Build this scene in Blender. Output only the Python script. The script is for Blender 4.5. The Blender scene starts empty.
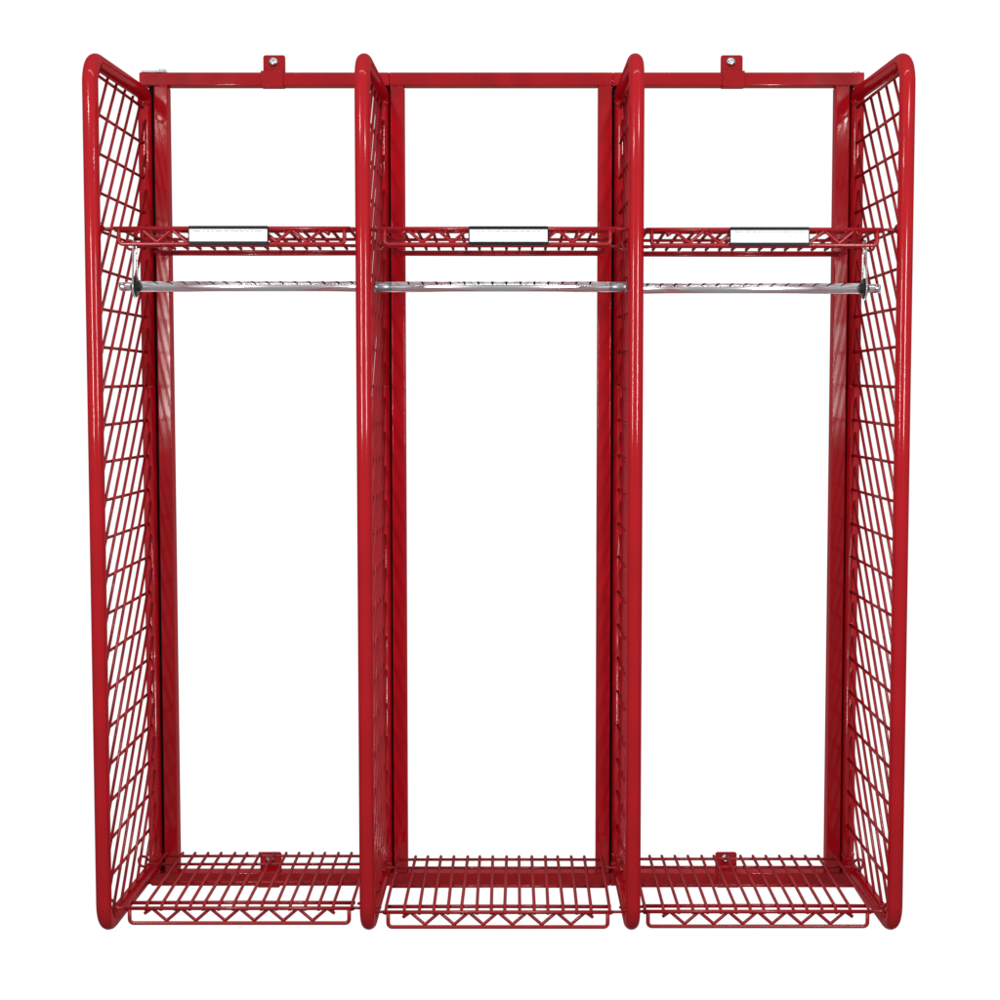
import bpy, bmesh, math, random
from mathutils import Vector
random.seed(7)
scene = bpy.context.scene
COL = scene.collection

# ------------------------------------------------------------------ camera
FOCAL, DIST, PITCH = 1550.0 / 1000.0, 3.4076, 0.06228      # focal length in picture widths
cd = bpy.data.cameras.new("camera")
cam = bpy.data.objects.new("camera", cd)
COL.objects.link(cam)
cam.location = (0, -DIST, 0)
cam.rotation_euler = (math.pi / 2 - PITCH, 0, 0)
cd.sensor_width = 36.0
cd.lens = 36.0 * FOCAL
cd.shift_x, cd.shift_y = -0.0163, -0.0184
cd.clip_start, cd.clip_end = 0.05, 100
scene.camera = cam

# ------------------------------------------------------------------ studio surround (white cyclorama in front, dim room behind the camera)
world = bpy.data.worlds.new("World")
scene.world = world
world.use_nodes = True
nt = world.node_tree
nt.nodes.clear()
N = nt.nodes.new
out = N("ShaderNodeOutputWorld")
bg = N("ShaderNodeBackground")
tc = N("ShaderNodeTexCoord")
sep = N("ShaderNodeSeparateXYZ")
nt.links.new(tc.outputs["Generated"], sep.inputs[0])
wall = N("ShaderNodeMapRange"); wall.interpolation_type = 'SMOOTHSTEP'
wall.inputs["From Min"].default_value = 0.50
wall.inputs["From Max"].default_value = 0.70
nt.links.new(sep.outputs["Y"], wall.inputs["Value"])
ceil = N("ShaderNodeMapRange"); ceil.interpolation_type = 'SMOOTHSTEP'
ceil.inputs["From Min"].default_value = -0.55
ceil.inputs["From Max"].default_value = 0.75
ceil.inputs["To Min"].default_value = 0.27
ceil.inputs["To Max"].default_value = 0.60
nt.links.new(sep.outputs["Z"], ceil.inputs["Value"])
mx = N("ShaderNodeMix"); mx.data_type = 'FLOAT'
nt.links.new(wall.outputs[0], mx.inputs[0])
nt.links.new(ceil.outputs[0], mx.inputs[2])
mx.inputs[3].default_value = 1.02
nt.links.new(mx.outputs[0], bg.inputs["Strength"])
bg.inputs["Color"].default_value = (1, 1, 1, 1)
nt.links.new(bg.outputs[0], out.inputs[0])

# ------------------------------------------------------------------ lamps: softboxes either side of the camera, one overhead
def area(name, loc, target, sx, sy, power, col=(1, 0.98, 0.96)):
    l = bpy.data.lights.new(name, 'AREA')
    l.shape = 'RECTANGLE'; l.size = sx; l.size_y = sy; l.energy = power; l.color = col
    o = bpy.data.objects.new(name, l); COL.objects.link(o)
    o.location = loc
    o.rotation_euler = (Vector(target) - Vector(loc)).to_track_quat('-Z', 'Y').to_euler()
    return o
area("softbox_lamp", (-1.30, -1.75, 0.22), (0, 0.1, 0.1), 0.11, 0.74, 19)
area("softbox_lamp", (1.165, -1.75, 0.22), (0, 0.1, 0.1), 0.11, 0.74, 20)
area("strip_lamp", (-1.36, -1.75, 1.05), (0, 0.1, -0.1), 0.40, 0.035, 3.0)
area("strip_lamp", (1.32, -1.75, 1.05), (0, 0.1, -0.1), 0.40, 0.035, 3.0)
area("ceiling_lamp", (0.0, -1.15, 2.0), (0, 0.15, -0.4), 2.6, 0.07, 10)

scene.view_settings.view_transform = 'Standard'
scene.view_settings.look = 'None'
scene.view_settings.exposure = 0.0
scene.view_settings.gamma = 1.0
scene.view_settings.use_curve_mapping = False
scene.cycles.max_bounces = 10

# ------------------------------------------------------------------ materials
def mat(name, base, rough, metal=0.0, spec=0.5, coat=0.0, vary=None, bump=0.0, bscale=300.0, rvary=0.0, gloss=0.0):
    m = bpy.data.materials.new(name); m.use_nodes = True
    t = m.node_tree; b = t.nodes["Principled BSDF"]
    b.inputs["Base Color"].default_value = (*base, 1)
    b.inputs["Roughness"].default_value = rough
    b.inputs["Metallic"].default_value = metal
    b.inputs["Specular IOR Level"].default_value = spec
    b.inputs["Coat Weight"].default_value = coat
    b.inputs["Coat Roughness"].default_value = 0.06
    gl = None
    if gloss:                                         # thin glossy lacquer film over the body colour
        b.inputs["Specular IOR Level"].default_value = 0.0
        gl = t.nodes.new("ShaderNodeBsdfGlossy"); gl.inputs["Roughness"].default_value = rough
        ms = t.nodes.new("ShaderNodeMixShader"); ms.inputs[0].default_value = gloss
        t.links.new(b.outputs[0], ms.inputs[1]); t.links.new(gl.outputs[0], ms.inputs[2])
        t.links.new(ms.outputs[0], t.nodes["Material Output"].inputs["Surface"])
    co = t.nodes.new("ShaderNodeTexCoord")
    if vary:
        n = t.nodes.new("ShaderNodeTexNoise"); n.inputs["Scale"].default_value = 6.0; n.inputs["Detail"].default_value = 5
        t.links.new(co.outputs["Object"], n.inputs["Vector"])
        r = t.nodes.new("ShaderNodeValToRGB")
        r.color_ramp.elements[0].position = 0.35; r.color_ramp.elements[1].position = 0.68
        r.color_ramp.elements[0].color = (*vary, 1); r.color_ramp.elements[1].color = (*base, 1)
        t.links.new(n.outputs["Fac"], r.inputs[0]); t.links.new(r.outputs[0], b.inputs["Base Color"])
    if rvary:
        n2 = t.nodes.new("ShaderNodeTexNoise"); n2.inputs["Scale"].default_value = 14.0; n2.inputs["Detail"].default_value = 6
        t.links.new(co.outputs["Object"], n2.inputs["Vector"])
        mr = t.nodes.new("ShaderNodeMapRange")
        mr.inputs["From Min"].default_value = 0.3; mr.inputs["From Max"].default_value = 0.7
        mr.inputs["To Min"].default_value = rough; mr.inputs["To Max"].default_value = rough + rvary
        t.links.new(n2.outputs["Fac"], mr.inputs["Value"]); t.links.new(mr.outputs[0], b.inputs["Roughness"])
        if gl: t.links.new(mr.outputs[0], gl.inputs["Roughness"])
    if bump:
        n3 = t.nodes.new("ShaderNodeTexNoise"); n3.inputs["Scale"].default_value = bscale; n3.inputs["Detail"].default_value = 2
        t.links.new(co.outputs["Object"], n3.inputs["Vector"])
        bp = t.nodes.new("ShaderNodeBump"); bp.inputs["Strength"].default_value = bump; bp.inputs["Distance"].default_value = 0.001
        t.links.new(n3.outputs["Fac"], bp.inputs["Height"]); t.links.new(bp.outputs[0], b.inputs["Normal"])
        if gl: t.links.new(bp.outputs[0], gl.inputs["Normal"])
    return m
RED = mat("red_gloss_enamel", (0.445, 0.0055, 0.012), 0.07, gloss=0.036, vary=(0.38, 0.005, 0.010), bump=0.016, bscale=45, rvary=0.05)
WIRE = mat("red_coated_wire", (0.36, 0.008, 0.015), 0.16, gloss=0.042, vary=(0.31, 0.008, 0.014), bump=0.12, bscale=160, rvary=0.12)
CHROME = mat("chrome_plate", (0.93, 0.93, 0.97), 0.19, metal=1.0, rvary=0.05)
DULL = mat("dull_zinc", (0.42, 0.42, 0.46), 0.26, metal=1.0, rvary=0.12)
ZINC = mat("zinc_bolt", (0.82, 0.83, 0.86), 0.18, metal=1.0)
BLACK = mat("black_rubber_and_shade", (0.012, 0.011, 0.012), 0.55, spec=0.3)
HOLDER = mat("black_plastic", (0.012, 0.012, 0.016), 0.45, spec=0.15)
CARD = mat("white_card", (0.93, 0.93, 0.95), 0.45, spec=0.3)
TICK = mat("near_black_tick", (0.010, 0.010, 0.013), 0.9, spec=0.0)
INK = mat("grey_ink", (0.36, 0.33, 0.41), 0.7)

# ------------------------------------------------------------------ mesh helpers
def fillet(pts, rad, n=6):
    """round the inner corners of an open polyline"""
    P = [Vector(p) for p in pts]
    out = [P[0]]
    for i in range(1, len(P) - 1):
        r = rad[i] if isinstance(rad, (list, tuple)) else rad
        a, b, c = P[i - 1], P[i], P[i + 1]
        u, v = (a - b).normalized(), (c - b).normalized()
        ang = u.angle(v)
        if r <= 0 or ang > math.pi - 0.02:
            out.append(b); continue
        tl = min(r / math.tan(ang / 2), 0.49 * (a - b).length, 0.49 * (c - b).length)
        rr = tl * math.tan(ang / 2)
        cen = b + (u + v).normalized() * (rr / math.sin(ang / 2))
        s, e = b + u * tl - cen, b + v * tl - cen
        tot = s.angle(e); axis = s.cross(e).normalized()
        from mathutils import Quaternion
        for k in range(n + 1):
            out.append(cen + Quaternion(axis, tot * k / n) @ s)
    out.append(P[-1])
    return out

def tube(bm, pts, r, seg=10, closed=False, cap=True, mi=0):
    P = [Vector(p) for p in pts]
    n = len(P)
    def tan(i):
        if closed: return (P[(i + 1) % n] - P[i - 1]).normalized()
        if i == 0: return (P[1] - P[0]).normalized()
        if i == n - 1: return (P[-1] - P[-2]).normalized()
        return ((P[i + 1] - P[i]).normalized() + (P[i] - P[i - 1]).normalized()).normalized()
    t = tan(0)
    ref = Vector((0, 0, 1)) if abs(t.z) < 0.9 else Vector((0, 1, 0))
    nrm = (ref - t * ref.dot(t)).normalized()
    rings = []
    for i in range(n):
        t = tan(i)
        nrm = (nrm - t * nrm.dot(t)).normalized()
        bn = t.cross(nrm)
        k = 1.0
        if closed or 0 < i < n - 1:
            a = (P[(i + 1) % n] - P[i]).normalized(); b = (P[i] - P[i - 1]).normalized()
            k = 1.0 / max(0.5, math.sqrt((1 + a.dot(b)) / 2))
            kd = (a - b)
            kd = kd.normalized() if kd.length > 1e-6 else None
        else: kd = None
        ring = []
        for j in range(seg):
            an = 2 * math.pi * j / seg
            d = nrm * math.cos(an) + bn * math.sin(an)
            if kd is not None: d = d + kd * d.dot(kd) * (k - 1)
            ring.append(bm.verts.new(P[i] + d * r))
        rings.append(ring)
    m = n if closed else n - 1
    for i in range(m):
        A, B = rings[i], rings[(i + 1) % n]
        for j in range(seg):
            f = bm.faces.new((A[j], A[(j + 1) % seg], B[(j + 1) % seg], B[j])); f.smooth = True; f.material_index = mi
    if cap and not closed:
        f = bm.faces.new(list(reversed(rings[0]))); f.material_index = mi
        f = bm.faces.new(rings[-1]); f.material_index = mi

def box(bm, x0, x1, y0, y1, z0, z1, bev=0.0, seg=2, mi=0):
    ret = bmesh.ops.create_cube(bm, size=1.0)
    vs = ret["verts"]
    for v in vs:
        v.co = Vector((x0 + (v.co.x + .5) * (x1 - x0), y0 + (v.co.y + .5) * (y1 - y0), z0 + (v.co.z + .5) * (z1 - z0)))
    fs = {f for v in vs for f in v.link_faces}
    for f in fs: f.material_index = mi
    if bev > 0:
        es = list({e for v in vs for e in v.link_edges})
        r = bmesh.ops.bevel(bm, geom=es, offset=bev, segments=seg, profile=0.5, affect='EDGES')
        for f in r["faces"]: f.material_index = mi; f.smooth = True

def prism(bm, outline, y0, y1, mi=0):
    """outline in (x, z), extruded from y0 to y1"""
    a = [bm.verts.new((x, y0, z)) for x, z in outline]
    b = [bm.verts.new((x, y1, z)) for x, z in outline]
    n = len(outline)
    fs = [bm.faces.new(a), bm.faces.new(list(reversed(b)))]
    for i in range(n): fs.append(bm.faces.new((a[i], b[i], b[(i + 1) % n], a[(i + 1) % n])))
    for f in fs: f.material_index = mi

def lathe_x(bm, prof, cy=0.0, cz=0.0, seg=32, mi=0):
    """profile of (x, radius) turned round the X axis"""
    rings = []
    for x, r in prof:
        rings.append([bm.verts.new((x, cy + r * math.cos(2 * math.pi * j / seg), cz + r * math.sin(2 * math.pi * j / seg))) for j in range(seg)])
    for A, B in zip(rings, rings[1:]):
        for j in range(seg):
            f = bm.faces.new((A[j], A[(j + 1) % seg], B[(j + 1) % seg], B[j])); f.smooth = True; f.material_index = mi
    bm.faces.new(list(reversed(rings[0]))); bm.faces.new(rings[-1])

def lathe(bm, prof, cen, axis, seg=24, mi=0):
    """profile of (distance along axis, radius) turned round axis 'Y-' (towards the viewer) or 'Z'"""
    rings = []
    for h, r in prof:
        ring = []
        for j in range(seg):
            c, s = r * math.cos(2 * math.pi * j / seg), r * math.sin(2 * math.pi * j / seg)
            ring.append(bm.verts.new(Vector(cen) + (Vector((c, -h, s)) if axis == 'Y-' else Vector((c, s, h)))))
        rings.append(ring)
    for A, B in zip(rings, rings[1:]):
        for j in range(seg):
            f = bm.faces.new((A[j], A[(j + 1) % seg], B[(j + 1) % seg], B[j])); f.smooth = True; f.material_index = mi
    bm.faces.new(list(reversed(rings[0]))); bm.faces.new(rings[-1])

def blob(bm, p, r, mi=0):
    ret = bmesh.ops.create_icosphere(bm, subdivisions=2, radius=r)
    for v in ret["verts"]: v.co = Vector(p) + v.co * (1 + 0.15 * (random.random() - .5))
    for f in {f for v in ret["verts"] for f in v.link_faces}: f.smooth = True; f.material_index = mi

def obj(name, bm, mats, parent=None, loc=(0, 0, 0)):
    bmesh.ops.recalc_face_normals(bm, faces=bm.faces[:])
    me = bpy.data.meshes.new(name); bm.to_mesh(me); bm.free()
    for m in (mats if isinstance(mats, (list, tuple)) else [mats]): me.materials.append(m)
    o = bpy.data.objects.new(name, me); COL.objects.link(o)
    o.location = loc
    if parent: o.parent = parent
    return o

def dup(o, parent, loc):
    c = o.copy(); COL.objects.link(c); c.parent = parent; c.location = loc
    return c

def thing(name, loc, label, cat, group=None):
    o = bpy.data.objects.new(name, None); COL.objects.link(o)
    o.location = loc; o.empty_display_size = 0.05
    o["label"] = label; o["category"] = cat
    if group: o["group"] = group
    return o

# ------------------------------------------------------------------ dimensions (metres; z = 0 is the height of the lens)
PANEL_X = (-0.924, -0.334, 0.261, 0.848)
TOP, BOT = 0.7260, -1.2350           # outer top and bottom of the tube loops
TR = 0.0172                          # tube radius
DEPTH = 0.500
POST_Y0, POST_Y1 = 0.484, 0.525
RAIL_T = (0.7401, 0.7724)
RAIL_B = (-1.2793, -1.2454)
ROW = 0.0860                         # wire rows of the side mesh
COLS = 0.0762

rack = thing("gear_rack", (0, 0.25, BOT), "red tubular steel wall rack with four wire mesh side panels forming three open bays", "gear rack")
RB = Vector(rack.location)
def L(x=0, y=0, z=0): return Vector((x, y, z)) - RB

# ---- side panels: tube loop + welded mesh
bm = bmesh.new()
zt, zb = TOP - TR, BOT + TR
RISE, DROP = 0.0125, 0.0085            # the top and bottom tubes splay slightly towards the wall
loop = [(0, DEPTH, 0.0), (0, DEPTH, zt + RISE), (0, 0, zt), (0, 0, zb), (0, DEPTH, zb - DROP), (0, DEPTH, -0.01)]
tube(bm, fillet(loop, [0, 0.022, 0.058, 0.058, 0.022, 0], 9), TR, 28)
tube(bm, [(0, DEPTH, -0.012), (0, DEPTH, 0.002)], TR - 0.0006, 28)
for s in (-1, 1):                                                     # weld beads at the rear corners
    for z in (zt + RISE - 0.024, zb - DROP + 0.024):
        for k in range(5):
            blob(bm, (s * (0.005 + 0.0022 * k), DEPTH - 0.0155 + 0.0008 * k * k * .5, z + 0.004 * math.sin(k * 2.1)), 0.0042)
panel0 = obj("side_panel", bm, RED, rack, L(PANEL_X[0]))

bm = bmesh.new()
WR = 0.0036
Y0, Y1 = 0.010, 0.4875
ztop = 0.6850
rows = [ztop - ROW * k for k in range(23)]
zlow = zb + TR - 0.003
off = 0.0032
for z in rows:
    if z < zlow + 0.012: continue
    j = random.uniform(-.0020, .0020)
    tube(bm, [(-off, Y0, z + j), (-off, 0.25, z + random.uniform(-.001, .001)), (-off, Y1, z - j)], WR, 8)
slope = COLS / ROW
zref = rows[8]
k = -40
for k in range(-40, 40):
    yr = 0.055 + COLS * k
    f = lambda z: yr + (z - zref) * slope
    za, zc = zlow, ztop + 0.0065
    ya, yc = f(za), f(zc)
    if yc < Y0 or ya > Y1: continue
    if ya < Y0: za += (Y0 - ya) / slope; ya = Y0
    if yc > Y1: zc -= (yc - Y1) / slope; yc = Y1
    if zc - za < 0.015: continue
    mid = ((off + random.uniform(-.0004, .0004)), (ya + yc) / 2 + random.uniform(-.0030, .0030), (za + zc) / 2)
    tube(bm, [(off, ya, za), mid, (off, yc, zc)], WR, 8)
mesh0 = obj("wire_mesh", bm, WIRE, panel0)
for x in PANEL_X[1:]:
    p = dup(panel0, rack, L(x)); dup(mesh0, p, (0, 0, 0))

# ---- rear frame: posts, rails, black gap-shade strips
POSTS = ((-0.8985, -0.8645, -1), (-0.3125, -0.2785, -1), (0.2035, 0.2375, 1), (0.7920, 0.8270, 1))
for (a, b, s), px in zip(POSTS, PANEL_X):
    bm = bmesh.new()
    box(bm, a, b, POST_Y0, POST_Y1, RAIL_B[1] + 0.0005, RAIL_T[0] - 0.0005, 0.0028, 3)
    for z in (RAIL_T[0], RAIL_B[1]):                                  # weld beads where the post meets the rails
        for k in range(9):
            blob(bm, (a + (b - a) * (k + .5) / 9, POST_Y0 + 0.0012, z + random.uniform(-.0006, .0006)), 0.0024)
    obj("post", bm, RED, rack, L())
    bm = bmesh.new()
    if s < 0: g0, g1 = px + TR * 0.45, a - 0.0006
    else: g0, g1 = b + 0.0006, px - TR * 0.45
    box(bm, g0, g1, DEPTH + 0.010, POST_Y1 - 0.004, RAIL_B[1] + 0.0004, RAIL_T[0] - 0.0004)  # added black filler, stands in for the shade between leg and post
    obj("gap_shade_strip", bm, BLACK, rack, L())
xl, x1, x2, xr = -0.934, -0.3150, 0.2400, 0.8620
for (za, zc) in (RAIL_T, RAIL_B):
    for (a, b) in ((xl, x1 - 0.0002), (x1 + 0.0002, x2 - 0.0002), (x2 + 0.0002, xr)):
        bm = bmesh.new()
        box(bm, a, b, POST_Y0 + 0.0004, POST_Y1 - 0.0004, za, zc, 0.0024, 3)
        obj("rail", bm, RED, rack, L())
# cap screws on top of the top rail
for x in (-0.880, 0.845):
    bm = bmesh.new()
    lathe(bm, [(0, 0.011), (0.003, 0.011), (0.0052, 0.009), (0.0064, 0.004)], (x, (POST_Y0 + POST_Y1) / 2, RAIL_T[1] + (0.005 if x < 0 else 0.0)), 'Z')
    obj("cap_screw", bm, ZINC, rack, L())
bm = bmesh.new()                                                      # bright end plate under the left screw
box(bm, -0.929, -0.868, POST_Y0 + 0.003, POST_Y1 - 0.004, RAIL_T[1] + 0.0002, RAIL_T[1] + 0.0050, 0.0012, 2)
obj("end_plate", bm, DULL, rack, L())

# ---- wall brackets with bolts
def bracket(x, za, zc, hang):
    w = 0.0275
    bm = bmesh.new()
    # clip over the rail front, bent back over the top, tab standing against the wall
    box(bm, x - w, x + w, POST_Y0 - 0.0036, POST_Y0 - 0.0004, za - 0.003, zc + 0.0034, 0.0012, 2)
    box(bm, x - w, x + w, POST_Y0 - 0.0004, POST_Y1 - 0.003, zc + 0.0008, zc + 0.0034, 0.0008, 1)
    box(bm, x - w, x + w, POST_Y0 - 0.0004, POST_Y1 - 0.010, za - 0.003, za - 0.0006, 0.0006, 1)
    zt_ = zc + hang
    c = 0.006
    o = []
    for (cx, cz, a0) in ((x + w - c, zt_ - c, 0), (x - w + c, zt_ - c, 90)):
        for i in range(6):
            an = math.radians(a0 + 18 * i); o.append((cx + c * math.cos(an), cz + c * math.sin(an)))
    o += [(x - w, zc - 0.004), (x + w, zc - 0.004)]
    prism(bm, o, POST_Y1 - 0.0032, POST_Y1)
    br = obj("mounting_bracket", bm, RED, rack, L())
    bm = bmesh.new()
    cz = zc + hang - 0.0165
    y = POST_Y1 - 0.0034
    lathe(bm, [(0, 0.0112), (0.0016, 0.0112), (0.0018, 0.0092), (0.0042, 0.0088), (0.0058, 0.0066), (0.0062, 0.0042), (0.0042, 0.0036), (0.0040, 0.0008)], (x - 0.002, y, cz), 'Y-', 24)
    obj("bolt", bm, ZINC, br)
    bm = bmesh.new()
    tube(bm, [(x - 0.002 + 0.0116 * math.cos(a * math.pi / 14), y + 0.0002, cz + 0.0116 * math.sin(a * math.pi / 14)) for a in range(28)], 0.0011, 6, closed=True)
    obj("washer", bm, BLACK, br)
bracket(-0.6046, *RAIL_T, 0.0495); bracket(0.5380, *RAIL_T, 0.0495)
bracket(-0.6330, *RAIL_B, 0.0430); bracket(0.5410, *RAIL_B, 0.0430)

# ------------------------------------------------------------------ wire shelves (local origin: middle of the front deck wire)
HW = 0.2475
SD = 0.385
def shelf_deck(upper):
    bm = bmesh.new()
    ro, rt = 0.0045, 0.0038
    bars = [(0, HW + 0.012, 0), (0.037, HW + 0.010, 0), (0.178, HW + 0.010, 0), (0.320, HW + 0.012, 0), (SD, HW + 0.012, 0)]
    if upper:                                                         # the upper shelves have a doubled, slightly dropped rear bar
        bars[3] = (0.293, HW + 0.012, 0.001); bars[4] = (SD, HW + 0.012, -0.002); bars.append((SD + 0.001, HW - 0.004, -0.0075))
    for y, h, dz in bars:
        b = random.uniform(-.0008, .0008)
        tube(bm, [(-h, y, dz), (0, y + b, dz + b), (h, y, dz)], ro if y < 0.1 else 0.0037, 8)
    xs = [-HW - 0.006] + [0.0325 * (i - 6.5) for i in range(14)] + [HW + 0.006]
    for i, x in enumerate(xs):
        j = random.uniform(-.0013, .0013)
        zt = ro + rt - 0.0022
        pts = [(x + j, SD + 0.006, zt), (x, 0.18, zt + random.uniform(-.0006, .0006)), (x - j, 0.030, zt - 0.001), (x - j, -0.003, -0.0015), (x - j, -0.0035, -0.0068)]
        pts = [(a, b + (0.008 if b < 0.001 else 0), c) for a, b, c in pts]
        tube(bm, fillet(pts, [0, 0, 0.02, 0.003, 0], 3), rt, 8)
    return bm
def shelf_lip():
    bm = bmesh.new()
    r = 0.0045; h = 0.0340
    e = HW
    tube(bm, fillet([(-e, 0, 0), (-e, 0.000, -h), (e, 0.000, -h), (e, 0, 0)], 0.009, 5), r, 8)
    zz = []
    p = 0.0659
    top, bot = -0.0012, -h + 0.0045
    zz.append((-3 * p - 0.017, 0.0035, top - 0.012))
    for k in range(-3, 4):
        zz.append((k * p, 0.0035, top))
        if k < 3: zz.append((k * p + p / 2, 0.0035, bot))
    zz.append((3 * p + 0.017, 0.0035, top - 0.012))
    tube(bm, fillet(zz, 0.004, 4), 0.0038, 8)
    return bm
def shelf_hook(gap):
    """wire end that reaches out to the side mesh and curls up over a mesh wire; points along +X"""
    bm = bmesh.new()
    pts = [(-0.028, 0, 0), (gap - 0.020, 0, 0), (gap - 0.008, 0.003, -0.008), (gap + 0.004, 0.006, -0.006), (gap + 0.008, 0.008, 0.008),
           (gap + 0.003, 0.012, 0.016), (gap - 0.008, 0.018, 0.012), (gap - 0.013, 0.024, 0.002), (gap - 0.026, 0.030, 0.0)]
    tube(bm, fillet(pts, 0.008, 4), 0.0034, 8)
    return bm

deck0 = {}; lip0 = None
def wire_shelf(xc, zf, tilt, label, pl, pr, card=None):
    global lip0
    t = thing("wire_shelf", (xc, 0.02, zf), label, "shelf", "wire shelves in the rack bays")
    t.rotation_euler = (tilt, 0, 0)
    up = card is not None
    if up not in deck0: deck0[up] = obj("deck", shelf_deck(up), WIRE, t)
    else: dup(deck0[up], t, (0, 0, 0))
    if lip0 is None: lip0 = obj("front_lip", shelf_lip(), WIRE, t)
    else: dup(lip0, t, (0, 0, 0))
    for side, px in ((-1, pl), (1, pr)):
        g = abs(px - xc) - HW - 0.010
        for y in (0.0, 0.293 if up else 0.320):
            h = obj("hook", shelf_hook(g), WIRE, t, (side * (HW + 0.010), y + 0.002, 0.0))
            h.scale = (side, 1, 1)
    if card is not None:
        label_holder(t, card)
    return t

def label_holder(t, cx):
    w, y = 0.0865, -0.0095
    z0, z1 = -0.0365, 0.0040
    bm = bmesh.new()
    box(bm, cx - w, cx + w, y, y + 0.0022, z0, z1, 0.0005, 1)                      # back plate
    box(bm, cx - w, cx + w, y - 0.0022, y - 0.0001, z1 - 0.0068, z1 + 0.0002, 0.0008, 2)   # upper channel
    box(bm, cx - w, cx + w, y - 0.0030, y - 0.0001, z0 - 0.0012, z0 + 0.0068, 0.0010, 2)    # lower channel
    for s in (-1, 1):                                                              # clips that grip the shelf wires
        box(bm, cx + s * w * 0.78 - 0.006, cx + s * w * 0.78 + 0.006, y + 0.0022, y + 0.0135, z1 - 0.003, z1 - 0.0002, 0.0005, 1)
    for s in (-1, 1):
        box(bm, cx + s * w - 0.0012, cx + s * w + 0.0012, y - 0.0008, y + 0.0024, z0 + 0.006, z1 - 0.0065, 0.0003, 1)
    h = obj("label_holder", bm, HOLDER, t)
    bm = bmesh.new()
    box(bm, cx - w + 0.0014, cx + w - 0.0014, y - 0.0012, y - 0.0004, z0 + 0.0052, z1 - 0.0060, 0.0, 1)
    x = cx - w + 0.010                                                             # one line of small faint print
    while x < cx + w - 0.016:
        n = random.randint(3, 9)
        for k in range(n):
            ww = random.uniform(0.0010, 0.0021); hh = random.uniform(0.0016, 0.0032)
            if x > cx + w - 0.010: break
            box(bm, x, x + ww, y - 0.00135, y - 0.0011, z1 - 0.0122, z1 - 0.0122 + hh, mi=1)
            x += ww + 0.0006
        x += 0.0034
    obj("label_card", bm, [CARD, INK], h)

BAYS = ("left", "middle", "right")
XC = [(PANEL_X[i] + PANEL_X[i + 1]) / 2 for i in range(3)]
XC = [XC[0] + 0.0045, XC[1] - 0.005, XC[2] - 0.010]
CARD_X = [-0.630 - XC[0], -0.017 - XC[1], 0.5543 - XC[2]]
ZT = [0.3426, 0.3418, 0.3400]
ZB = [-1.1775, -1.1865, -1.1850]
TOP_LABELS = ("upper red wire shelf with white label strip, next to the left end mesh panel",
              "upper red wire shelf with white label strip in the middle bay",
              "upper red wire shelf with white label strip, next to the right end mesh panel")
LOW_LABELS = ("lower red wire shelf at the foot of the left bay, without a label",
              "lower red wire shelf at the foot of the middle bay, no mounting bracket behind it",
              "lower red wire shelf at the foot of the right bay, without a label")
for i in range(3):
    wire_shelf(XC[i], ZT[i], -0.0415, TOP_LABELS[i], PANEL_X[i], PANEL_X[i + 1], CARD_X[i])
for i in range(3):
    wire_shelf(XC[i], ZB[i], 0.002, LOW_LABELS[i], PANEL_X[i], PANEL_X[i + 1])

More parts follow.
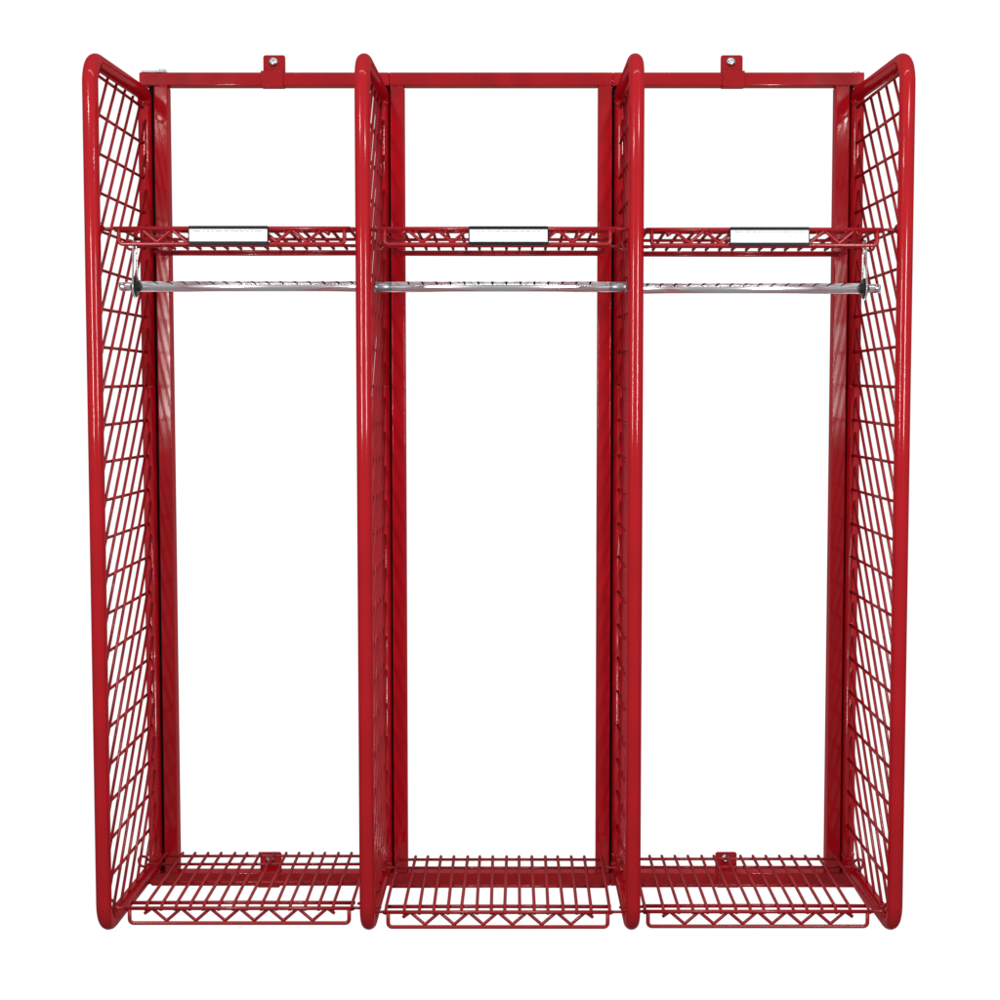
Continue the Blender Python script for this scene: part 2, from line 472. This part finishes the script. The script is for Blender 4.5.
# ------------------------------------------------------------------ chrome hanging rods
ROD_Y, ROD_R = 0.200, 0.0121
def hanging_rod(i, z, label, washer_side):
    a, b = PANEL_X[i] + 0.006, PANEL_X[i + 1] - 0.006
    t = thing("hanging_rod", ((a + b) / 2, ROD_Y, z), label, "hanging rod", "chrome hanging rods under the upper shelves")
    h = (b - a) / 2
    ends = {}
    for s in (-1, 1):                       # length of the plug that shows beyond the tube at either end
        ends[s] = 0.040 if washer_side in (s, 0) else 0.003
    pr = 0.0100 if washer_side else 0.0114
    bm = bmesh.new()
    l, r = -h + ends[-1], h - ends[1]
    lathe_x(bm, [(l, ROD_R - 0.0012), (l + 0.0012, ROD_R), (r - 0.0012, ROD_R), (r, ROD_R - 0.0012)], seg=48)
    cx = (a + b) / 2                        # near-black tick strips laid on the upper front, slant varying along x
    k = 0
    while True:
        nx = l + 0.036 + 0.0327 * k; k += 1
        if nx > r - 0.020: break
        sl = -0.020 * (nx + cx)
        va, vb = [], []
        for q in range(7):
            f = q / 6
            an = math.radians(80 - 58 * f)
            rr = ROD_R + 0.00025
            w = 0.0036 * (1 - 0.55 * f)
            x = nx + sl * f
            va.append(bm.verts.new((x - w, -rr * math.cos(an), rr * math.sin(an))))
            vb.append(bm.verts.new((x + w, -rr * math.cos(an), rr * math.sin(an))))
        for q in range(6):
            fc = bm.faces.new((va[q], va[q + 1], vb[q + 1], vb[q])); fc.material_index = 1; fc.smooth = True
    obj("rod_tube", bm, [CHROME, TICK], t)
    for s in (-1, 1):
        bm = bmesh.new()
        lathe_x(bm, [(s * (h - 0.044), pr), (s * (h - 0.018), pr), (s * (h - 0.016), pr + 0.0006), (s * (h - 0.005), pr + 0.0006), (s * (h - 0.001), pr), (s * h, pr - 0.002)], seg=32)
        obj("end_plug", bm, CHROME if s == washer_side else DULL, t)
    if washer_side:
        s = washer_side
        x = s * (h - 0.037)
        bm = bmesh.new()
        lathe_x(bm, [(x - 0.0045, 0.0125), (x - 0.0045, 0.021), (x - 0.002, 0.0240), (x + 0.002, 0.0240), (x + 0.0045, 0.021), (x + 0.0045, 0.0125)], seg=36)
        obj("rubber_washer", bm, BLACK, t)
        # wire stirrup: hooks over the middle deck wire above and cradles the rod
        bm = bmesh.new()
        xx = x + s * 0.0005
        top = 0.104
        r = 0.0265
        pts = [(xx, -0.007, top - 0.012), (xx, -0.008, top), (xx, 0.003, top + 0.008), (xx, 0.010, top), (xx + s * 0.001, 0.012, 0.06)]
        arc = [(xx, r * math.cos(math.radians(d)), r * math.sin(math.radians(d))) for d in range(20, -201, -20)]
        pts = [(xx, -0.004, top + 0.006), (xx, 0.008, top + 0.007), (xx, 0.013, top - 0.006), (xx, 0.019, 0.040)] + arc + [(xx, -0.019, 0.040), (xx, -0.013, top - 0.006), (xx, -0.004, top + 0.006)]
        tube(bm, fillet(pts, 0.006, 3), 0.0021, 10)
        obj("stirrup", bm, CHROME, t)
    return t
hanging_rod(0, 0.2272, "chrome hanging rod of the left bay with a black washer near its left end", -1)
hanging_rod(1, 0.2264, "chrome hanging rod of the middle bay, plain without any black washer", 0)
hanging_rod(2, 0.2225, "chrome hanging rod of the right bay with a black washer near its right end", 1)
